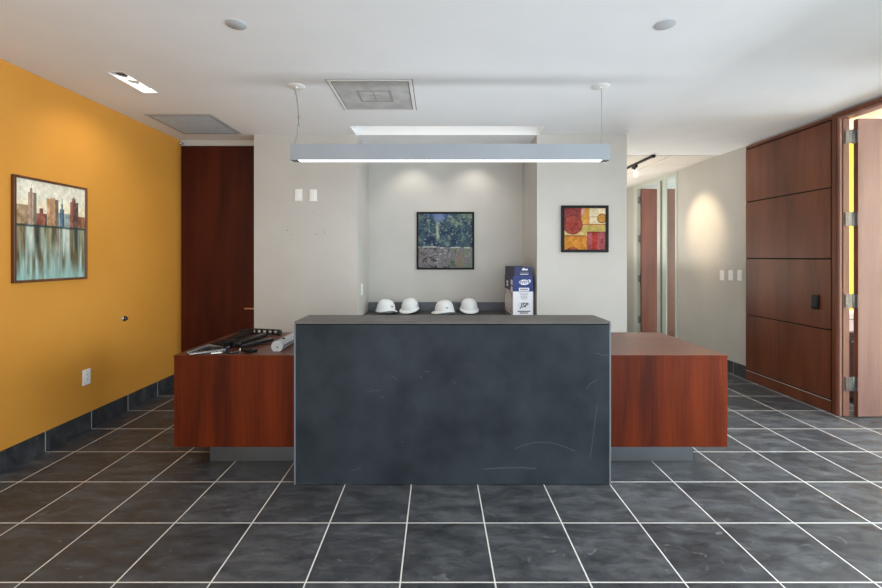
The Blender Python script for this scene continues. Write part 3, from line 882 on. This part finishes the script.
# lid print
bm = bmesh.new()
x, z = fpt(524.5, 269.6)
yy = CY0+.010
box(bm, x-.028, x+.04, yy-.004, yy, z-.009, z+.009, bev=.002); box(bm, x-.02, x+.005, yy-.004, yy, z+.005, z+.018, bev=.002)
x, z = fpt(524.5, 274.2); box(bm, x-.048, x+.048, yy-.003, yy, z-.004, z+.004)
obj('lid_print', bm, M_cardwhite, t)
x, z = fpt(524.5, 272.2); obj('lid_print', B((x-.05, x+.05, yy-.003, yy, z-.002, z+.002)), M_inkgrey, t)
# side print: pale letters panel and photo strips
for (y0, y1, z0, z1) in ((5.08, 5.20, 1.15, 1.30), (5.40, 5.52, 1.20, 1.27)):
    for k in range(2): obj('print_block', B((CX0-.001, CX0, y0, y1, z0+k*(z1-z0)*.55, z0+(k*.55+.42)*(z1-z0))), M_cardwhite, t)
bm = bmesh.new()
for k in range(7): box(bm, CX0-.001, CX0, 5.09+k*.08, 5.12+k*.08, .90+.02*(k % 3), 1.10-.03*(k % 2))
obj('lettering', bm, M_cardwhite, t)
bm = bmesh.new(); box(bm, CX0-.0012, CX0, 5.12, 5.6, .848, .866); obj('lettering', bm, M_ink, t)

# ------------------------------------------------------------------ pictures
rng = np.random.default_rng(5)
def vnoise(U, V, su, sv, oct=4, seed=0):
    r = np.random.default_rng(seed)
    out = np.zeros_like(U); amp = 1; tot = 0
    for o in range(oct):
        n = 64
        g = r.random((n+1, n+1))
        x = (U*su*2**o) % n; y = (V*sv*2**o) % n
        xi = x.astype(int); yi = y.astype(int); fx = x-xi; fy = y-yi
        fx = fx*fx*(3-2*fx); fy = fy*fy*(3-2*fy)
        a = g[yi, xi]*(1-fx)+g[yi, xi+1]*fx; b = g[yi+1, xi]*(1-fx)+g[yi+1, xi+1]*fx
        out += amp*(a*(1-fy)+b*fy); tot += amp; amp *= .55
    return out/tot
def mixc(A, B_, f):
    f = np.clip(f, 0, 1)[..., None]
    return A*(1-f)+np.array(B_, float)*f
def canvas(name, w, h, nx, nz, func, parent, m=M_paint, yoff=0):
    """flat painted canvas in local XZ facing -Y, colours per vertex"""
    u = np.linspace(0, 1, nx); v = np.linspace(0, 1, nz)
    U, V = np.meshgrid(u, v)
    C = np.clip(func(U, V), 0, 255)/255
    C = np.where(C <= .04045, C/12.92, ((C+.055)/1.055)**2.4)
    co = np.stack([(U-.5)*w, np.full_like(U, yoff), (V-.5)*h], -1).reshape(-1, 3)
    idx = np.arange(nx*nz).reshape(nz, nx)
    F = np.stack([idx[:-1, :-1], idx[:-1, 1:], idx[1:, 1:], idx[1:, :-1]], -1).reshape(-1, 4)
    me = bpy.data.meshes.new(name); me.from_pydata(co.tolist(), [], F.tolist())
    at = me.color_attributes.new('paint', 'FLOAT_COLOR', 'POINT')
    rgba = np.concatenate([C.reshape(-1, 3), np.ones((nx*nz, 1))], 1).astype(np.float32)
    at.data.foreach_set('color', rgba.ravel())
    me.materials.append(m)
    o = bpy.data.objects.new(name, me); COL.objects.link(o); o.parent = parent
    return o
def frame(t, w, h, fw, depth, m):
    bm = bmesh.new()
    x, z = w/2, h/2
    t_ = [((-x, x), (z-fw, z)), ((-x, x), (-z, -z+fw)), ((-x, -x+fw), (-z+fw, z-fw)), ((x-fw, x), (-z+fw, z-fw))]
    for (a, b), (c, d_) in t_: box(bm, a, b, -depth, 0, c, d_, bev=.003)
    obj('frame', bm, m, t, world=False)
    bm = bmesh.new(); box(bm, -x+.004, x-.004, -depth*.45, -.001, -z+.004, z-.004); obj('backing', bm, M_frame_black, t, world=False)

def city(U, V):
    S = np.stack([np.full_like(U, c) for c in (232, 226, 206)], -1)
    n = vnoise(U, V, 6, 5, 5, 1); S = S+((n-.5)*50)[..., None]
    S = mixc(S, (236, 214, 168), np.clip((.5-np.abs(V-.74)*5), 0, .4))
    def rect(S, u0, u1, v1, c, dk=None, amp=40, seed=2, v0=.54):
        mk = (U > u0) & (U < u1) & (V < v1) & (V > v0)
        n = vnoise(U, V, 30, 18, 4, seed)
        T = np.array(c, float)+((n-.5)*2*amp)[..., None]
        S = np.where(mk[..., None], T, S)
        if dk: 
            mk2 = mk & (U > u0+(u1-u0)*dk)
            S = np.where(mk2[..., None], S*.5+np.array((18, 26, 32)), S)
        return S
    S = rect(S, 0, .17, .745, (168, 140, 108), None, 45, 3)
    S = rect(S, .12, .2, .70, (160, 130, 110), None, 40, 4)
    S = rect(S, .158, .27, .875, (188, 160, 132), .62, 30, 5)
    S = rect(S, .185, .215, .915, (170, 140, 120), None, 20, 5)
    S = rect(S, .197, .204, .955, (120, 105, 96))
    S = rect(S, .27, .41, .675, (150, 92, 74), .8, 40, 6)
    S = rect(S, .31, .36, .725, (140, 84, 70), None, 30, 6)
    S = rect(S, .41, .575, .835, (196, 158, 122), .72, 40, 7)
    S = rect(S, .46, .53, .85, (186, 146, 112), None, 30, 7)
    S = rect(S, .575, .78, .70, (150, 162, 158), .85, 40, 8)
    S = rect(S, .60, .66, .745, (84, 112, 132), .5, 20, 9)
    S = rect(S, .615, .645, .80, (90, 116, 138), .5, 20, 9)
    S = rect(S, .627, .634, .86, (100, 120, 136))
    S = rect(S, .755, .885, .835, (166, 104, 82), .66, 40, 10)
    S = rect(S, .78, .84, .875, (156, 98, 80), .7, 30, 10)
    S = rect(S, .80, .82, .895, (110, 80, 72))
    S = rect(S, .885, 1.01, .685, (146, 104, 76), None, 50, 11)
    # water
    Wt = np.stack([np.full_like(U, c) for c in (142, 160, 146)], -1)
    st = vnoise(U, V, 26, 1.5, 4, 12)
    Wt = mixc(Wt, (104, 92, 66), (st-.46)*6); Wt = mixc(Wt, (196, 206, 194), (.42-st)*6)
    for u0, u1, c, f in ((.0, .1, (150, 126, 92), .6), (.16, .235, (212, 214, 200), .8), (.245, .30, (60, 66, 64), .9), (.31, .38, (140, 150, 130), .6), (.40, .50, (170, 150, 110), .5),
                         (.47, .56, (92, 84, 58), .8), (.56, .59, (130, 86, 64), .8), (.64, .74, (214, 220, 210), .8), (.75, .80, (120, 120, 80), .7), (.83, .88, (52, 66, 66), .9), (.9, .96, (150, 130, 84), .6)):
        e = np.clip(np.minimum(U-u0, u1-U)*60+.3, 0, 1)*np.clip((V-.12-.2*vnoise(U, V, 40, 1, 2, 14))*5, 0, 1)
        Wt = mixc(Wt, c, e*f)
    lo = np.clip((.22-V)*4, 0, .75)*(.5+vnoise(U, V, 14, 3, 3, 15))
    Wt = mixc(Wt, (150, 190, 184), lo)
    Wt += ((vnoise(U, V, 40, 12, 4, 16)-.5)*46)[..., None]
    S += ((vnoise(U, V, 36, 30, 3, 41)-.5)*54)[..., None]
    S = np.where((V < .555)[..., None], Wt, S)
    band = np.clip(1-np.abs(V-.545-.01*(vnoise(U, V, 20, 1, 2, 17)-.5))*55, 0, .85)
    return mixc(S, (46, 56, 56), band)
def forest(U, V):
    n = vnoise(U, V, 16, 16, 5, 21); n2 = vnoise(U, V, 6, 6, 5, 22); n3 = vnoise(U, V, 44, 44, 3, 23)
    S = np.stack([np.full_like(U, c) for c in (58, 80, 92)], -1)
    S = mixc(S, (34, 50, 76), (n2-.44)*5); S = mixc(S, (104, 122, 112), (n-.57)*6); S = mixc(S, (150, 162, 146), (n3-.64)*6)
    top = np.clip((V-.7)*3, 0, 1); S = mixc(S, (134, 146, 122), top*np.clip((n-.44)*4, 0, .7))
    sky = np.clip((V-.86+.35*np.abs(U-.38)*-1+.10*n)*9, 0, 1)*np.clip(1-np.abs(U-.38)*3.2, 0, 1)
    S = mixc(S, (108, 128, 182), sky*.85)
    gap = np.clip(1-np.abs(U-.355-.03*(n-.5))*22, 0, 1)*np.clip((V-.42)*6, 0, 1)*np.clip((.88-V)*8, 0, 1)
    S = mixc(S, (202, 206, 166), gap*.8)
    F = np.stack([np.full_like(U, c) for c in (112, 108, 112)], -1)
    F = mixc(F, (56, 62, 60), (n-.5)*6); F = mixc(F, (170, 168, 170), (n3-.60)*6); F = mixc(F, (112, 140, 96), np.clip((U-.5)*3, 0, 1)*np.clip((n-.44)*6, 0, .8))
    F = mixc(F, (128, 104, 92), (.4+n)*.8*np.clip(1-np.abs(U-.76+.1*(V-.2))*11, 0, .85)*np.clip((.32-V)*8, 0, 1))
    F = mixc(F, (120, 84, 84), (n3-.62)*4*(U < .3))
    S = np.where((V < .38)[..., None], F, S)
    line = np.clip(1-np.abs(V-.375-.02*(U < .4)+.02*np.abs(U-.7))*60, 0, .8)*(n > .42)
    return mixc(S, (206, 204, 196), line)
def abstract(U, V):
    n = vnoise(U, V, 10, 10, 4, 31); n2 = vnoise(U, V, 24, 24, 3, 32)
    S = np.stack([np.full_like(U, c) for c in (214, 194, 130)], -1)
    S = mixc(S, (232, 222, 190), ((U > .6) & (V > .62))*.9); S = mixc(S, (192, 176, 88), ((V < .6) & (V > .43) & (U > .4))*.7)
    S = mixc(S, (206, 150, 60), (((U-.5)**2+(V-.74)**2 < .013) | ((U > .45) & (U < .61) & (V > .62)))*.95)
    S = mixc(S, (142, 62, 60), ((U < .42) & (V > .62) & ((U-.1)**2+(V-1)**2 < .15))*1.)
    S = mixc(S, (216, 160, 150), ((U > .41) & (U < .5) & (V > .84))*.8)
    dd = np.sqrt((U-.21)**2+(V-.60)**2); S = mixc(S, (156, 66, 54), (dd < .225)*1.); S = mixc(S, (110, 40, 40), (np.abs(dd-.225) < .01)*.9)
    S = mixc(S, (208, 140, 44), ((U < .55) & (V < .33))*1.); S = mixc(S, (126, 56, 36), ((V > .32) & (V < .345) & (U < .53))*.9)
    S = mixc(S, (150, 70, 34), ((U-.2)**2+(V+.12)**2 < .035)*.9)
    S = mixc(S, (164, 80, 86), ((U > .55) & (V < .43))*1.); S = mixc(S, (176, 50, 40), ((U > .665) & (U < .80) & (V < .43))*.9)
    S = mixc(S, (92, 40, 40), ((U > .55) & (V > .41) & (V < .435))*.9)
    d2 = np.sqrt((U-.91)**2+(V-.75)**2); S = mixc(S, (204, 154, 66), (d2 < .105)*1.); S = mixc(S, (130, 80, 36), (np.abs(d2-.105) < .012)*.9)
    S = mixc(S, (170, 60, 34), ((np.abs(V-.605) < .012))*.9); S = mixc(S, (150, 130, 90), ((np.abs(V-.79) < .008) & (U > .62) & (U < .8))*.8)
    S = S*np.array((.90, .86, .84))+((n-.5)*60+(n2-.5)*44)[..., None]
    return S
def picture(label, loc, rz, w, h, fw, depth, m, func, nx, nz, liner=None):
    t = thing('framed_picture', label, 'picture', loc, rz)
    frame(t, w, h, fw, depth, m)
    canvas('canvas', w-2*fw+.004, h-2*fw+.004, nx, nz, func, t, yoff=-depth*.6)
    return t
picture('brown framed painting of city towers reflected in water on the ochre wall', (XL, 3.485, 1.781), PI/2, .665, .815, .020, .026, M_frame_brown, city, 200, 230)
picture('black framed woodland landscape in the middle of the niche', ((445.4-437)*5.83/424, 5.83, 1.793), 0, .79, .79, .026, .03, M_frame_black, forest, 170, 170)
picture('small black framed abstract with red circle and orange blocks on the right pier', ((584.3-437)*5/424, 5.0, EYE+28*5/424), 0, .55, .55, .032, .035, M_frame_black, abstract, 150, 150)

# ------------------------------------------------------------------ pendant lamp
LY0, LY1 = 3.535, 3.625
LX0, LX1 = (290.2-437)*LY0/424, (610.3-437)*LY0/424
LZ1, LZ0 = EYE+113.3*LY0/424, EYE+97.2*LY0/424
t = thing('pendant_light', 'long silver grey linear pendant lamp hanging above the desk', 'lamp', ((LX0+LX1)/2, 3.58, LZ0))
bm = bmesh.new()
box(bm, LX0, LX1, LY0, LY0+.004, LZ0, LZ1); box(bm, LX0, LX1, LY1-.004, LY1, LZ0, LZ1)
box(bm, LX0+.0, LX0+.004, LY0+.004, LY1-.004, LZ0, LZ1); box(bm, LX1-.004, LX1, LY0+.004, LY1-.004, LZ0, LZ1)
box(bm, LX0+.004, LX1-.004, LY0+.004, LY1-.004, LZ1-.02, LZ1-.016)
obj('housing', bm, M_lampgrey, t)
obj('diffuser', B((LX0+.06, LX1-.06, LY0+.005, LY1-.005, LZ0+.002, LZ0+.008)), M_lampglow, t)
for a, b in ((LX0+.004, LX0+.06), (LX1-.06, LX1-.004)):
    obj('end_plate', B((a, b, LY0+.004, LY1-.004, LZ0+.001, LZ0+.010)), M_greyplastic, t)
for x in ((296-437)*3.57/424, (601-437)*3.57/424):
    bm = bmesh.new(); lathe(bm, [(0, 0), (.072, 0), (.072, -.003), (.069, -.005), (.008, -.006), (.006, -.014), (0, -.014)], (x, 3.58, CZ), 'Z', 36); obj('canopy', bm, M_plastic, t, smooth=True)
x = (602-437)*3.57/424
bm = bmesh.new(); tube(bm, [(x, 3.58, CZ-.02), (x, 3.58, LZ1-.016)], .0022, 6); obj('suspension_wire', bm, M_steel, t)
bm = bmesh.new()
pts = [((px-437)*3.58/424, 3.58, EYE+(257-py)*3.58/424) for px, py in ((295, 88), (296.5, 96), (298, 106), (298.6, 116), (298.3, 126), (297.2, 134), (295.5, 141), (294.5, 146))]
tube(bm, pts, .0065, 8); obj('power_cord', bm, mat('grey_cord', lin(150, 150, 142), .5), t, smooth=True)

# ------------------------------------------------------------------ ceiling fittings
def cap(px, py, label):
    Y = 1.44*424/(257-py); x = (px-437)*Y/424
    bm = bmesh.new(); lathe(bm, [(0, 0), (.062, 0), (.062, -.003), (.060, -.0045), (0, -.0045)], (x, Y, CZ), 'Z', 36)
    return props(obj('ceiling_cap', bm, M_trimpale, None, smooth=True, origin=(x, Y, CZ)), label, 'ceiling cap', 'round caps on the ceiling')
cap(236, 24.2, 'flat round cap on the ceiling on the ochre wall side')
cap(665, 24.5, 'flat round cap on the ceiling on the wood panelling side')

def grille(name, label, x0, x1, y0, y1, fw, m, lipm):
    t = thing(name, label, 'ceiling vent', ((x0+x1)/2, (y0+y1)/2, CZ))
    obj('frame', B((x0, x1, y0, y0+fw, CZ-.0045, CZ), (x0, x1, y1-fw, y1, CZ-.0045, CZ), (x0, x0+fw, y0+fw, y1-fw, CZ-.0045, CZ), (x1-fw, x1, y0+fw, y1-fw, CZ-.0045, CZ), bev=.0012), lipm, t)
    g_ = .007
    obj('groove', B((x0-g_, x1+g_, y0-g_, y0, CZ-.001, CZ), (x0-g_, x1+g_, y1, y1+g_, CZ-.001, CZ), (x0-g_, x0, y0, y1, CZ-.001, CZ), (x1, x1+g_, y0, y1, CZ-.001, CZ),
        (x0+fw-g_, x1-fw+g_, y0+fw-g_, y0+fw, CZ-.0052, CZ-.004), (x0+fw-g_, x1-fw+g_, y1-fw, y1-fw+g_, CZ-.0052, CZ-.004), (x0+fw-g_, x0+fw, y0+fw, y1-fw, CZ-.0052, CZ-.004), (x1-fw, x1-fw+g_, y0+fw, y1-fw, CZ-.0052, CZ-.004)), M_groove, t)
    obj('grille', B((x0+fw, x1-fw, y0+fw, y1-fw, CZ-.003, CZ-.0005)), m, t)
    return t
t = grille('return_vent', 'grey perforated square vent in ceiling corner by the ochre wall', -2.955, -2.29, 4.285, 4.955, .03, M_vent, M_trimpale)
t = grille('supply_vent', 'dusty pale square diffuser in the ceiling above the pendant lamp', -.90, -.205, 3.44, 4.15, .035, M_dusty, M_plastic)
# louvre core seen through the dusty face
bm = bmesh.new()
for (x0, x1, y0, y1) in ((-.70, -.40, 3.66, 3.68), (-.70, -.40, 3.90, 3.92), (-.70, -.68, 3.68, 3.90), (-.42, -.40, 3.68, 3.90), (-.60, -.50, 3.76, 3.77), (-.56, -.55, 3.70, 3.88)):
    box(bm, x0, x1, y0, y1, CZ-.005, CZ-.0029)
obj('core', bm, mat('dusty_core', lin(156, 156, 156), .7), t)

# slot downlight with three gimbal lamps
t = thing('recessed_downlight', 'recessed slot downlight with three spot lamps near the ochre wall', 'downlight', ((DL[0]+DL[1])/2, (DL[2]+DL[3])/2, CZ))
x0, x1, y0, y1 = DL
obj('trim', B((x0-.01, x0-.001, y0-.01, y1+.01, CZ-.003, CZ-.0004), (x1+.001, x1+.01, y0-.01, y1+.01, CZ-.003, CZ-.0004), (x0-.001, x1+.001, y0-.01, y0-.001, CZ-.003, CZ-.0004), (x0-.001, x1+.001, y1+.001, y1+.01, CZ-.003, CZ-.0004)), M_plastic, t)
cxl = (x0+x1)/2
for k, y in enumerate((3.37, 3.505, 3.64)):
    bm = bmesh.new(); lathe(bm, [(.040, 0), (.040, .04), (.034, .04), (.030, .02), (.034, 0), (.040, 0)], (cxl, y, CZ+.008), 'Z', 24)
    g = obj('gimbal', bm, M_plastic if k else M_steel, t, smooth=True)
    bm = bmesh.new(); lathe(bm, [(.030, .022), (.018, .034), (.010, .038), (0, .038)], (cxl, y, CZ+.008), 'Z', 20); obj('reflector', bm, M_chrome, g, smooth=True)
    bm = bmesh.new(); lathe(bm, [(0, .010), (.012, .016), (.014, .026), (.008, .036), (0, .037)], (cxl, y, CZ+.008), 'Z', 16)
    obj('bulb', bm, M_bulb if k == 2 else M_plastic, g, smooth=True)
# concealed cove strip in the slot above the niche
t = thing('cove_light', 'bright concealed light slot in the ceiling edge above the niche', 'cove light', (.1, 4.70, CZ+.1))
obj('led_strip', B((SLOT[0]+.03, SLOT[1]-.03, 4.675, 4.70, CZ+.12, CZ+.14)), M_cove, t)
obj('channel', B((SLOT[0]+.02, SLOT[1]-.02, 4.662, 4.675, CZ+.10, CZ+.16)), M_plastic, t)

# niche downlights
for x in (-.33, .52):
    t = thing('niche_downlight', 'small round downlight in the niche ceiling', 'downlight', (x, 5.52, CZ), group='downlights in the niche')
    bm = bmesh.new(); lathe(bm, [(.038, 0), (.052, 0), (.050, -.005), (.036, -.006), (.034, 0)], (x, 5.52, CZ), 'Z', 28); obj('trim', bm, M_plastic, t, smooth=True)
    bm = bmesh.new(); lathe(bm, [(0, -.003), (.034, -.003), (.034, -.001), (0, -.001)], (x, 5.52, CZ), 'Z', 20); obj('lens', bm, emitter('niche_lens', (1, .93, .85, 1), 6), t)

# corridor track with a head
t = thing('track_light', 'black ceiling track with a lit spot head in the corridor', 'track light', (3.04, 6.7, CZ))
obj('track', B((3.022, 3.058, 5.95, 8.2, CZ-.034, CZ-.004), bev=.003), M_black, t)
obj('end_cap', B((3.015, 3.065, 5.94, 6.0, CZ-.042, CZ-.004), bev=.004), M_black, t)
for y in (6.55, 7.6):
    hd = obj('spot_head', B((3.02, 3.06, y-.09, y+.03, CZ-.075, CZ-.032), bev=.004), M_black, t)
    bm = bmesh.new(); tube(bm, [(3.04, y-.03, CZ-.075), (3.05, y-.03, CZ-.11)], .012, 10); obj('stem', bm, M_blackmetal, hd, smooth=True)
    bm = bmesh.new(); lathe(bm, [(0, -.05), (.022, -.05), (.030, -.02), (.028, .02), (.014, .045), (0, .05)], (3.055, y-.03, CZ-.15), 'Z', 18)
    obj('lamp', bm, emitter('track_lamp', (1, .85, .66, 1), 7), hd, smooth=True)

# ------------------------------------------------------------------ lights
def area(name, loc, rot, sx, sy, power, col=(1, 1, 1)):
    l = bpy.data.lights.new(name, 'AREA'); l.shape = 'RECTANGLE'; l.size = sx; l.size_y = sy; l.energy = power; l.color = col
    o = bpy.data.objects.new(name, l); o.location = loc; o.rotation_euler = rot; COL.objects.link(o); return o
def spot(name, loc, target, power, angle, blend, col, r=.03):
    l = bpy.data.lights.new(name, 'SPOT'); l.energy = power; l.spot_size = math.radians(angle); l.spot_blend = blend; l.color = col; l.shadow_soft_size = r
    o = bpy.data.objects.new(name, l); o.location = loc
    o.rotation_euler = (Vector(target)-Vector(loc)).to_track_quat('-Z', 'Y').to_euler(); COL.objects.link(o); return o
DAY = (.86, .94, 1.0)
for i, (a, b) in enumerate(W):
    area('window_daylight', ((a+b)/2, YB+.02, 1.65), (PI/2, 0, 0), b-a-.1, 2.1, (46, 48, 40)[i], DAY)
area('side_window_daylight', (XR-.02, -.6, 1.5), (0, PI/2, 0), 2.5, 3.2, 75, DAY)
area('side_window_daylight', (XR-.25, 2.1, 1.7), (0, PI/2-.85, 0), 1.9, 1.9, 105, DAY)
area('added_ceiling_fill', (.5, -.9, 1.1), (PI, 0, 0), 5.6, 2.4, 78, (.88, .95, 1.0))  # added fill with no lamp behind it, lifts the ceiling
area('added_desk_fill', (.1, 3.9, .93), (PI, 0, 0), 2.0, .45, 13, (.88, .95, 1.0))  # added light hidden behind the counter, brightens the far ceiling
area('office_window_daylight', (7.95, 3.85, 1.8), (0, PI/2, 0), 2.0, 1.8, 330, DAY)
area('second_office_daylight', (7.9, 7.0, 1.8), (0, PI/2, 0), 2.0, 3.0, 190, DAY)
WARM = (1, .76, .48)
spot('track_beam', (3.055, 6.5, CZ-.22), (XR, 6.36, 2.05), 75, 52, .9, WARM)
spot('downlight_beam', (cxl, 3.64, CZ-.01), (XL, 3.85, 1.7), 14, 115, .9, (1, .88, .72))
for y in (3.437, 3.572, 3.692):  # extra points added between the lamps to whiten the slot's inside
    pl = bpy.data.lights.new('added_pocket_fill', 'POINT'); pl.energy = .3; pl.shadow_soft_size = .008; pl.color = (1, .95, .86)
    po = bpy.data.objects.new('added_pocket_fill', pl); po.location = (cxl+.02, y, CZ+.03); COL.objects.link(po)
for x in (-.33, .52):
    spot('niche_beam', (x, 5.52, CZ-.02), (x, 5.80, 0), 11, 110, .8, (1, .92, .84))
area('added_corridor_fill', (3.0, 7.4, 1.0), (PI, -.35, 0), .8, 2.2, 44, (1, .94, .86))  # unseen light added to brighten the corridor ceiling and wall

# world: plain daylight sky
w = bpy.data.worlds.new('sky'); SC.world = w; w.use_nodes = True
N = w.node_tree.nodes; bg = N['Background']
bg.inputs['Color'].default_value = (.80, .90, 1.0, 1); bg.inputs['Strength'].default_value = .8

# ------------------------------------------------------------------ camera
cam = bpy.data.cameras.new('camera'); co = bpy.data.objects.new('camera', cam); COL.objects.link(co)
cam.sensor_width = 36; cam.sensor_fit = 'HORIZONTAL'; cam.lens = 36*424/882
cam.shift_x = 4/882; cam.shift_y = (257-294)/882
cam.clip_start = .05
co.location = (0, 0, EYE); co.rotation_euler = (PI/2, 0, 0)
SC.camera = co

SC.view_settings.view_transform = 'Standard'; SC.view_settings.look = 'None'
SC.view_settings.exposure = 0.1; SC.view_settings.gamma = 1.0; SC.view_settings.use_curve_mapping = False
try:
    SC.cycles.use_denoising = True
    SC.cycles.max_bounces = 10; SC.cycles.diffuse_bounces = 6; SC.cycles.glossy_bounces = 4
    SC.cycles.sample_clamp_indirect = 6
    SC.cycles.caustics_reflective = False; SC.cycles.caustics_refractive = False
except Exception:
    pass
